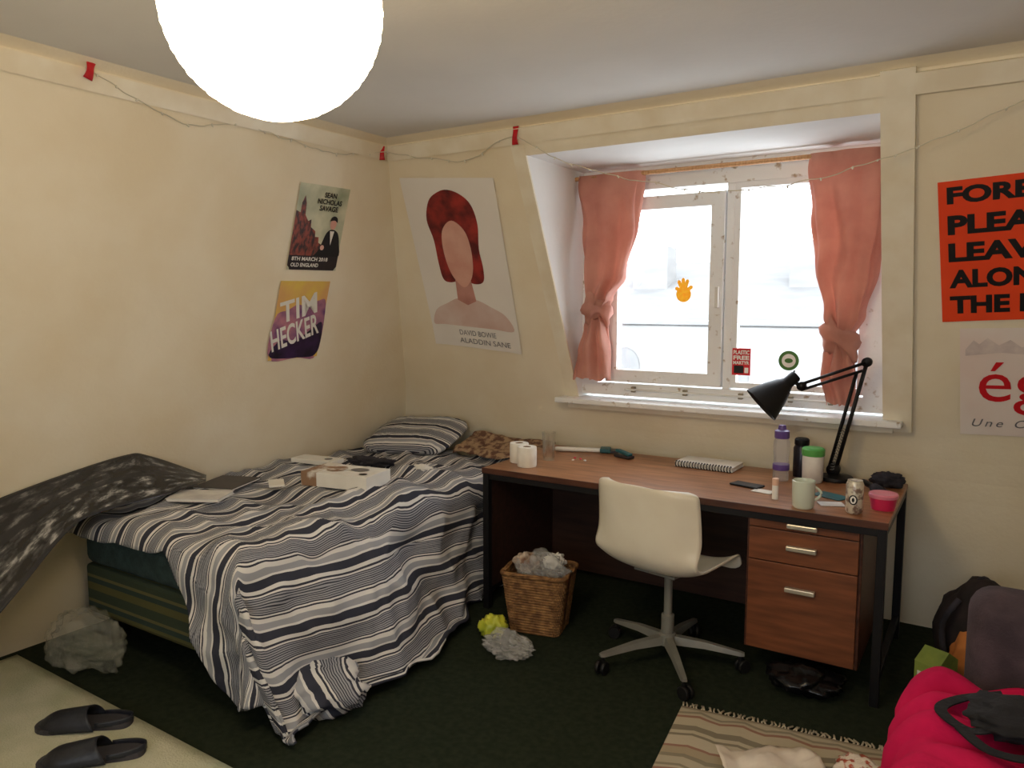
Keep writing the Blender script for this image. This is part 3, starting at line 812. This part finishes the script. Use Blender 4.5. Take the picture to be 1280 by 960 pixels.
# ------------------------------------------------------------------ waste basket
m_wick = M('wicker', srgb(160, 118, 72), srgb(106, 72, 42), 30, .7, .3, 90)
bk = empty('waste_basket', (-1.80, 3.10, 0), (0, 0, radians(12)))
EX = .22
def wick(u, v):
    a = 2 * pi * u; row = v * 22
    hw = .118 + .036 * v + .003 * sin(row * 2 * pi)
    cx = math.copysign(abs(cos(a)) ** EX, cos(a)); cy = math.copysign(abs(sin(a)) ** EX, sin(a))
    par = 1 if int(row) % 2 else -1
    k = 1 + .028 * par * sin(a * 22) * abs(sin(row * pi))
    return (hw * cx * k, hw * .82 * cy * k, .004 + .29 * v)
sheet('woven_body', 264, 110, wick, m_wick, bk, thick=.006)
rim = []
for j in range(3):
    pts = []
    for i in range(161):
        a = 2 * pi * i / 160
        cx = math.copysign(abs(cos(a)) ** EX, cos(a)); cy = math.copysign(abs(sin(a)) ** EX, sin(a))
        pts.append(((.157 + .006 * cos(i * .9 + j * 2.1)) * cx, (.157 + .006 * cos(i * .9 + j * 2.1)) * .82 * cy, .295 + .006 * sin(i * .9 + j * 2.1)))
    rim.append(tubegeo(pts, .006, 6))
multi('braided_rim', rim, m_wick, bk)
mesh('bottom', [(-.11, -.09, .006), (.11, -.09, .006), (.11, .09, .006), (-.11, .09, .006)], [(0, 1, 2, 3)], m_wick, bk)
top(bk, 'square woven wicker waste basket beside the desk leg', 'basket')
m_film = M('clear_plastic_film', srgb(226, 226, 222), srgb(196, 196, 194), 8, .12, .5, 14, alpha=.34)
top(crumple('bin_liner', (.25, .20, .20), m_film, None, (-1.79, 3.10, .19), 11, .36, 2.0, sub=5), 'crumpled clear plastic bag stuffed in the wicker basket', 'plastic bag')
m_wrap = M('mixed_rubbish', srgb(206, 190, 170), srgb(120, 86, 66), 14, .6, .4, 16, lo=.4, hi=.6)
top(crumple('crumpled_wrapper', (.12, .10, .10), m_wrap, None, (-1.87, 3.09, .27), 14, .4, 2.2), 'crumpled brown and white wrapper on top of the rubbish', 'wrapper')
top(crumple('crumpled_wrapper', (.10, .09, .08), m_whitep, None, (-1.75, 3.16, .29), 19, .4, 2.2), 'crumpled white paper on top of the rubbish', 'wrapper')
pb = crumple('plastic_bag', (.24, .17, .10), m_film, None, (-1.77, 2.77, .002), 21, .38, 2.0, sub=5)
top(pb, 'crumpled clear plastic bag on the carpet by the basket', 'plastic bag')
m_yl = M('yellow_plastic', srgb(214, 214, 70), srgb(176, 188, 60), 12, .3, .3)
top(crumple('yellow_wrapper', (.12, .11, .12), m_yl, None, (-1.93, 2.88, .002), 24, .4, 2.0), 'bright yellow plastic wrapper beside the clear bag', 'wrapper')
m_bag = M('black_bin_bag', srgb(20, 20, 22), srgb(12, 12, 13), 8, .22, .5, 20)
top(crumple('bin_bag', (.28, .22, .10), m_bag, None, (-.58, 3.16, .002), 31, .4, 2.0), 'crumpled black bin bag on carpet under the desk', 'bag')

# ------------------------------------------------------------------ things on the desk
ZD = .7405
m_roll = M('toilet_paper', srgb(244, 240, 230), srgb(234, 229, 216), 12, .9, .3)
m_core = M('cardboard_core', srgb(150, 120, 90), None, 8, .9)
for i, (x, y) in enumerate(((-2.085, 3.37), (-1.995, 3.30))):
    e_ = empty('toilet_roll', (x, y, ZD))
    lathe('paper', [(.021, 0), (.048, 0), (.05, .004), (.05, .098), (.048, .102), (.021, .102), (.021, 0.001)], m_roll, e_)
    lathe('cardboard_core', [(.019, .001), (.0205, .001), (.0205, .101), (.019, .101), (.019, .002)], m_core, e_, n=24)
    top(e_, 'white toilet paper roll standing on the desk corner', 'toilet roll', 'toilet rolls on the desk')
def seethrough(m, f):
    nt = m.node_tree; tr = nt.nodes.new('ShaderNodeBsdfTransparent'); mxs = nt.nodes.new('ShaderNodeMixShader'); mxs.inputs[0].default_value = f
    nt.links.new(nt.nodes['Principled BSDF'].outputs[0], mxs.inputs[1]); nt.links.new(tr.outputs[0], mxs.inputs[2]); nt.links.new(mxs.outputs[0], nt.nodes['Material Output'].inputs[0])
m_gls = M('drinking_glass', (.95, .97, .97, 1), (.95, .97, .97, 1), 5, .03, trans=1)
seethrough(m_gls, .5)
top(lathe('drinking_glass', [(.001, .0), (.031, 0), (.036, .15), (.034, .15), (.029, .012), (.001, .012)], m_gls, loc=(-1.98, 3.50, ZD)), 'tall clear drinking glass beside the toilet rolls', 'glass')
m_teal = M('teal_plastic', srgb(40, 110, 120), srgb(30, 80, 84), 8, .4)
e_ = empty('paint_brush', (-1.95, 3.78, ZD + .002), (0, 0, radians(22)))
box('handle', (0, 0, .012), (.26, .035, .022), m_whitep, e_, .009, seg=3, smooth=True)
box('head', (.155, 0, .014), (.06, .07, .026), m_teal, e_, .006)
box('bristles', (.205, 0, .010), (.05, .066, .016), m_dkb, e_, .004)
top(e_, 'white-handled flat brush with teal head on desk', 'brush')
e_ = empty('hole_punch', (-1.66, 3.76, ZD + .001), (0, 0, radians(-20)))
box('base', (0, 0, .008), (.11, .05, .014), m_dkb, e_, .004)
box('lever', (.0, 0, .028), (.10, .035, .014), m_teal, e_, .005, rot=(0, .15, 0))
top(e_, 'small dark and teal hole punch on the desk', 'stationery')
e_ = slab('spiral_notebook', (-1.20, 3.79, ZD + .003), (.30, .18, .022), radians(-2), m_whitep, 'white spiral-bound notebook lying on the desk', 'notebook')
cg = []
for i in range(20):
    x = -.14 + i * .0148
    cg.append(tubegeo([(x, -.09 + .014 * cos(t * pi / 5), .014 + .014 * sin(t * pi / 5)) for t in range(11)], .0026, 6))
multi('spiral_binding', cg, m_blk, e_)
e_ = empty('water_bottle', (-.82, 3.68, ZD))
m_purp = M('purple_plastic', srgb(100, 76, 146), None, 6, .3)
m_bott = M('lilac_clear_plastic', srgb(214, 214, 222), srgb(224, 224, 230), 6, .1, trans=.5)
seethrough(m_bott, .6)
lathe('body', [(.001, 0), (.034, 0), (.037, .008), (.037, .07), (.033, .10), (.037, .13), (.037, .18), (.028, .205)], m_bott, e_)
lathe('cap', [(.032, .20), (.034, .203), (.034, .235), (.02, .242), (.016, .262), (.001, .264)], m_purp, e_)
lathe('band', [(.0375, .05), (.038, .052), (.038, .075), (.0375, .077)], m_purp, e_)
top(e_, 'tall clear sports bottle with purple cap on desk', 'bottle')
e_ = empty('travel_flask', (-.755, 3.81, ZD))
m_flask = M('dark_flask_metal', srgb(36, 34, 44), None, 6, .3, metal=.4)
lathe('body', [(.001, 0), (.036, 0), (.038, .006), (.038, .14), (.029, .155)], m_flask, e_)
lathe('lid', [(.031, .153), (.034, .157), (.034, .18), (.028, .187), (.001, .188)], m_blk, e_)
top(e_, 'dark metal travel flask behind the sports bottle', 'flask')
e_ = empty('plastic_shaker', (-.685, 3.72, ZD))
lathe('body', [(.001, 0), (.042, 0), (.046, .01), (.048, .125), (.046, .13)], m_pale, e_)
m_lime = M('green_lid_plastic', srgb(90, 170, 84), None, 6, .35)
lathe('lid', [(.049, .125), (.051, .13), (.051, .155), (.044, .162), (.001, .163)], m_lime, e_)
top(e_, 'white tub with bright green screw lid on desk', 'tub')
e_ = empty('coffee_mug', (-.625, 3.22, ZD))
m_mug = M('pale_green_ceramic', srgb(216, 224, 206), srgb(210, 218, 200), 4, .15)
lathe('cup', [(.001, .0), (.036, 0), (.043, .01), (.045, .112), (.042, .114), (.040, .108), (.038, .012), (.001, .01)], m_mug, e_)
tube('handle', [(.044 + .028 * sin(t * pi / 10) - .003, 0, .09 - .06 * t / 10) for t in range(11)], .0055, m_mug, e_)
lathe('coffee', [(.0385, .080), (.001, .0801)], M('black_coffee', srgb(40, 24, 16), None, 5, .1), e_)
e_.rotation_euler = (0, 0, radians(20))
top(e_, 'pale green ceramic mug on the desk edge', 'mug')
e_ = empty('glue_stick', (-.755, 3.30, ZD))
lathe('tube', [(.001, 0), (.013, 0), (.013, .06), (.011, .061)], m_whitep, e_, n=24)
lathe('cap', [(.013, .06), (.0135, .062), (.0135, .088), (.011, .09), (.001, .0905)], M('peach_cap', srgb(236, 196, 170), None, 5, .4), e_, n=24)
top(e_, 'small white tube with peach cap standing on desk', 'tube')
e_ = empty('drink_can', (-.435, 3.24, ZD))
m_can = M('cream_can_print', srgb(222, 214, 196), srgb(140, 116, 104), 34, .35, metal=.3, lo=.5, hi=.6)
lathe('can_body', [(.001, .004), (.024, 0), (.028, .003), (.033, .012), (.033, .118), (.028, .130), (.027, .133)], m_can, e_)
lathe('can_lid', [(.028, .130), (.028, .134), (.025, .134), (.024, .129), (.001, .129)], m_alu, e_)
e2 = empty('emblem', (0, -.034, .06), (pi / 2, 0, 0)); e2.parent = e_
flatart('printed_emblem', [(ell(0, 0, .016, .02), m_black), (ell(0, 0, .011, .015), m_whitep), (ell(0, .0, .005, .009), m_black)], None, e2)
top(e_, 'cream drink can with small black emblem', 'can')
e_ = empty('plastic_tub', (-.345, 3.37, ZD))
m_pink = M('pink_plastic', srgb(222, 50, 96), srgb(206, 40, 84), 5, .3)
lathe('pot', [(.001, 0), (.044, 0), (.052, .05)], m_pink, e_)
lathe('lid', [(.054, .048), (.056, .052), (.056, .062), (.052, .066), (.001, .064)], M('pale_pink_lid', srgb(236, 140, 160), None, 5, .3), e_)
top(e_, 'bright pink plastic tub with pale lid on desk', 'tub')
e_ = empty('hair_brush', (-.40, 3.62, ZD + .022), (0, 0, radians(118)))
lathe('handle', [(.001, .03), (.011, .035), (.014, .09), (.011, .15)], m_blk, e_, rot=(0, pi / 2, 0), n=20)
lathe('bristle_head', [(.018, -.10), (.022, -.09), (.022, .02), (.012, .035)], m_cloth, e_, rot=(0, pi / 2, 0), n=28)
lathe('end_cap', [(.001, -.112), (.014, -.11), (.019, -.10)], m_pink, e_, rot=(0, pi / 2, 0), n=20)
top(e_, 'black round hairbrush with pink tip lying on desk', 'hairbrush')
top(crumple('cloth_pouch', (.14, .12, .07), m_cloth, None, (-.375, 3.80, ZD), 41, .35), 'small dark cloth pouch at the desk corner', 'pouch')
slab('phone', (-.92, 3.47, ZD + .0005), (.14, .075, .009), radians(-15), m_blk, 'black phone lying on the desk', 'phone', False)
slab('note_card', (-.83, 3.40, ZD + .0005), (.09, .06, .003), radians(-10), m_whitep, 'small white card beside the phone', 'card', False)
slab('note_card', (-.535, 3.33, ZD + .0005), (.10, .07, .003), radians(25), m_pale, 'pale card lying beside the mug', 'card', False)
slab('note_card', (-.56, 3.47, ZD + .0005), (.14, .09, .004), radians(-25), m_teal, 'blue-green card beneath the lamp', 'card', False)
for i, (x, y) in enumerate(((-1.86, 3.55), (-1.84, 3.60), (-1.80, 3.57), (-1.88, 3.61))):
    top(crumple('crumb', (.016, .012, .008), m_pink if i % 2 else m_whitep, None, (x, y, ZD), i, .4, sub=2), 'tiny torn paper scrap on the desk', 'scrap', 'paper scraps on the desk')

# anglepoise lamp
al = empty('desk_lamp', (-.60, 3.82, ZD))
lb = Vector((-.60, 3.82, ZD))
def rel(x, y, z): return Vector((x, y, z)) - lb
lathe('base', [(.001, 0), (.078, 0), (.08, .006), (.076, .018), (.04, .026), (.016, .03), (.014, .05), (.001, .052)], m_blk, al)
P0 = rel(-.60, 3.82, .79); P1 = rel(-.485, 3.80, 1.305); P2 = rel(-.745, 3.70, 1.20)
def rods(a, b, sep, r):
    s = Vector((0, sep, 0)); return [tubegeo([a + s, b + s], r, 8), tubegeo([a - s, b - s], r, 8)]
gs = rods(P0, P1, .012, .008); s2 = Vector((-.030, 0, .004))
gs += rods(P0 + s2, P0.lerp(P1, .9) + s2, .012, .007)
multi('lower_arm', gs, m_blk, al)
gs = rods(P1, P2, .012, .007); s3 = Vector((0, 0, -.028))
gs += rods(P0.lerp(P1, .92) + s2 * .3, P2 + s3, .012, .0065)
multi('upper_arm', gs, m_blk, al)
for pj, rj in ((P1, .022), (P0 + Vector((-.01, 0, 0)), .030), (P2 + Vector((0, 0, -.01)), .020)):
    tube('joint', [pj + Vector((0, -.02, 0)), pj + Vector((0, .02, 0))], rj, m_blk, al, 20)
def spring(a, b, r):
    pts = []; d = b - a; t = d.normalized(); u = t.cross(Vector((0, 1, 0))).normalized(); w = t.cross(u)
    for i in range(121):
        an = i / 120 * 2 * pi * 14; pts.append(a + d * i / 120 + u * r * cos(an) + w * r * sin(an))
    return tubegeo(pts, .0015, 5)
for sy in (.022, -.022):
    multi('spring', [spring(P0 + Vector((-.015, sy, 0)), P0.lerp(P1, .38) + Vector((-.015, sy, 0)), .008)], m_gm, al)
ax = Vector((-.66, -.34, -.66)).normalized()
q = Vector((0, 0, -1)).rotation_difference(ax)
sh = lathe('lamp_shade', [(.001, .034), (.022, .032), (.028, .024), (.028, -.02), (.036, -.035), (.046, -.05), (.068, -.10), (.094, -.178), (.095, -.182), (.090, -.176), (.062, -.10), (.038, -.05), (.001, -.045)], m_blk, al, n=40)
sh.rotation_mode = 'QUATERNION'; sh.rotation_quaternion = q; sh.location = P2 + Vector((-.045, -.01, .018))
tube('shade_bracket', [P2 + Vector((0, 0, -.01)), P2 + Vector((-.03, -.01, .005))], .009, m_blk, al)
tube('switch', [P2 + Vector((-.04, -.01, .045)), P2 + Vector((-.032, -.008, .062))], .004, m_blk, al)
top(al, 'black articulated desk lamp with bell shade and springs', 'desk lamp')

# ------------------------------------------------------------------ right-hand floor things
m_kil = stripes('kilim_stripes', 0, .36, [(0, srgb(184, 174, 150)), (.16, srgb(150, 114, 98)), (.20, srgb(178, 168, 146)), (.24, srgb(140, 132, 112)), (.28, srgb(178, 168, 146)), (.40, srgb(140, 132, 112)), (.46, srgb(166, 152, 126)), (.58, srgb(150, 114, 98)), (.62, srgb(186, 176, 154)), (.80, srgb(132, 124, 106)), (.84, srgb(184, 174, 150)), (.90, srgb(132, 124, 106))], src='UV')
kr = empty('kilim_rug', (-.478, 2.19, 0), (0, 0, radians(7)))
def kil(u, v):
    x = (u - .5) * .80
    return (x, (v - .5) * 1.2, .012, v * 1.2 + .05 * abs(((u * 5) % 1) - .5) + .01 * noise.noise(Vector((u * 8, v * 8, 2))), u)
sheet('woven_field', 120, 60, kil, m_kil, kr, thick=.008)
fr = []
for i in range(60):
    x = -.395 + i * .79 / 59
    fr.append(tubegeo([(x, .598, .012), (x + random.uniform(-.008, .008), .62, .010), (x + random.uniform(-.014, .014), .648, .005)], .0035, 5))
fringe = multi('fringe', fr, M('cream_cotton_fringe', srgb(214, 204, 180), None, 10, .9), kr)
top(kr, 'striped woven kilim rug with cream fringe on carpet', 'rug')
m_dia = M('patterned_paper', srgb(228, 214, 196), srgb(176, 84, 60), 34, .7, .4, lo=.5, hi=.56)
m_crm = M('cream_wrapping', srgb(226, 216, 200), srgb(206, 192, 172), 6, .7)
top(sheet('crumpled_paper', 24, 20, lambda u, v: ((u - .5) * .32, (v - .5) * .26, .050 + .04 * noise.noise(Vector((u * 2.5, v * 2.5, 8))) + .015 * abs(noise.noise(Vector((u * 6, v * 6, 1))))), m_crm, None, .001, (-.54, 2.46, .0), (0, 0, .5)), 'flattened cream wrapping paper on the rug', 'paper')
top(crumple('paper_wrapper', (.15, .13, .07), m_dia, None, (-.29, 2.60, .017), 51, .4), 'crumpled wrapper with red pattern on the rug', 'wrapper')
top(crumple('patterned_cloth', (.15, .13, .08), m_dia, None, (-.27, 2.42, .017), 52, .4), 'crumpled patterned cloth beside the armchair', 'cloth')
m_gbx = M('green_carton', srgb(128, 146, 66), srgb(100, 120, 54), 12, .6, lo=.4, hi=.7)
e_ = empty('carton', (-.115, 3.13, 0), (0, 0, radians(-25))); e_.scale = (1.05, 1.05, 1.22)
box('carton_body', (0, 0, .105), (.085, .13, .21), m_gbx, e_, .003)
box('front_label', (0, -.066, .10), (.06, .002, .10), m_dkb, e_, .0005)
box('label_strip', (0, -.066, .17), (.06, .002, .025), m_pale, e_, .0005)
mesh('carton_top', [(-.0425, -.065, .21), (.0425, -.065, .21), (.0425, .065, .21), (-.0425, .065, .21), (-.0425, 0, .245), (.0425, 0, .245)], [(0, 1, 5, 4), (2, 3, 4, 5), (1, 2, 5), (3, 0, 4)], m_gbx, e_)
top(e_, 'green printed drink carton standing on the carpet', 'carton')
m_bpk = M('dark_brown_fabric', srgb(48, 38, 38), srgb(30, 25, 26), 10, .85, .4)
e_ = empty('backpack', (.02, 3.60, 0), (0, 0, radians(10)))
crumple('bag_body', (.34, .28, .46), m_bpk, e_, (0, 0, 0), 61, .18, 1.6)
crumple('front_pocket', (.24, .12, .20), m_bpk, e_, (0, -.13, .02), 62, .2, 1.6)
tube('strap', catmull([(-.10, -.10, .38), (-.16, -.14, .28), (-.14, -.14, .12)], 6, False), .012, m_cloth, e_)
tube('top_handle', catmull([(-.05, 0, .40), (0, 0, .45), (.05, 0, .40)], 6, False), .008, m_cloth, e_)
top(e_, 'dark brown backpack slumped against the wall', 'backpack')
m_ob = M('orange_brown_paper', srgb(196, 124, 62), srgb(160, 96, 50), 9, .8, .3)
top(crumple('paper_bag', (.16, .14, .34), m_ob, None, (-.01, 3.32, 0), 66, .25), 'orange-brown paper bag beside the backpack', 'bag')

# armchair with throw
m_arm = M('purple_brown_upholstery', srgb(78, 64, 70), srgb(60, 50, 56), 14, .9, .35, 160)
ac = empty('armchair', (.40, 2.02, 0))
box('seat_base', (0, 0, .245), (.84, .86, .42), m_arm, ac, .04, seg=4, smooth=True)
box('arm', (0, .50, .40), (.84, .18, .72), m_arm, ac, .07, seg=5, smooth=True)
box('arm', (0, -.50, .40), (.84, .18, .60), m_arm, ac, .07, seg=5, smooth=True)
box('backrest', (.42, 0, .50), (.22, 1.14, .86), m_arm, ac, .08, seg=5, smooth=True)
for sx in (-.36, .36):
    for sy in (-.48, .48): lathe('foot', [(.02, 0), (.026, .06)], m_blk, ac, (sx, sy, 0), n=14)
top(ac, 'purple-brown upholstered armchair with rounded arms', 'armchair')
m_mag = M('magenta_fabric', srgb(206, 30, 84), srgb(182, 22, 72), 6, .95, .3, 40, spec=.1)
def thr(u, v):
    y = 1.64 + .75 * v
    s = u * 1.05
    if s < .53: x = .45 - s; z = .478; dr = 0
    else:
        dr = s - .53; a = min(dr / .07, pi / 2); x = -.08 - .06 * sin(a); z = .478 - .07 * (1 - cos(a)) - max(0, dr - .07 * pi / 2)
    w_ = abs(noise.noise(Vector((u * 5, v * 6, 2)))) * .06 + .02 * abs(sin(v * 9 + u * 4))
    puff = .035 * sm(.25, .5, s) * max(0, sin(v * pi * .95 + .1)) ** .6
    if dr == 0: z += w_ + puff
    else:
        z += (w_ + puff) * max(0, 1 - dr / .12); x -= w_ * min(1, dr / .1) + .03 * max(0, dr - .1) * (1 + sin(v * 13))
    return (x, y, max(z, .03), u, v)
top(sheet('throw_blanket', 90, 80, thr, m_mag, thick=.010), 'magenta-red throw draped over the armchair seat', 'blanket')
m_strap = M('black_webbing', srgb(30, 29, 33), srgb(20, 20, 23), 20, .85, .3)
e_ = empty('handbag', (.12, 2.12, .555), (0, 0, .4))
crumple('bag_body', (.28, .20, .06), m_strap, e_, (0, 0, 0), 71, .3, 2.0)
def flatstrap(pts, w):
    pts = [Vector(p_) for p_ in catmull(pts, 8, False)]; V = []; Fc = []
    for j, p_ in enumerate(pts):
        t = (pts[min(j + 1, len(pts) - 1)] - pts[max(j - 1, 0)]).normalized(); s = t.cross(Vector((0, 0, 1))).normalized() * w
        V += [p_ - s, p_ + s, p_ + s + Vector((0, 0, .004)), p_ - s + Vector((0, 0, .004))]
    for j in range(len(pts) - 1):
        for k in range(4): Fc.append((j * 4 + k, j * 4 + (k + 1) % 4, (j + 1) * 4 + (k + 1) % 4, (j + 1) * 4 + k))
    return V, Fc
for ps in ([(-.08, -.05, .03), (-.15, -.05, .012), (-.18, .04, .012), (-.11, .10, .015), (-.02, .09, .04)], [(.0, -.08, .03), (-.06, -.15, .012), (-.14, -.13, .012), (-.17, -.05, .018)]):
    V, Fc = flatstrap(ps, .014); mesh('strap', V, Fc, m_strap, e_, False)
top(e_, 'black fabric bag with loose straps on the magenta throw', 'handbag')

# ------------------------------------------------------------------ light
wd = bpy.data.worlds.new('World'); S.world = wd; wd.use_nodes = True
bg = wd.node_tree.nodes['Background']; bg.inputs[0].default_value = (.86, .93, 1, 1); bg.inputs[1].default_value = 5.6
def portal(loc, rot, sx, sy):
    pl = bpy.data.lights.new('window_portal', 'AREA'); pl.shape = 'RECTANGLE'; pl.size = sx; pl.size_y = sy
    try: pl.cycles.is_portal = True
    except Exception: pass
    po = bpy.data.objects.new('window_portal', pl); COL.objects.link(po); po.location = loc; po.rotation_euler = rot
portal((-1.225, 4.12, 1.67), (-pi / 2, 0, 0), 1.6, 1.25)
portal(((WX0 + WX1) / 2, YF - .1, (WZ0 + WZ1) / 2), (pi / 2, 0, 0), WX1 - WX0, WZ1 - WZ0)  # portal for the added rear fill window

cam = bpy.data.cameras.new('camera'); co = bpy.data.objects.new('camera', cam); COL.objects.link(co)
cam.sensor_width = 36; cam.lens = 36 * 953 / 1280; cam.clip_start = .02
co.location = (0, 0, 1.57); co.rotation_euler = (radians(84), 0, radians(32.3))
S.camera = co
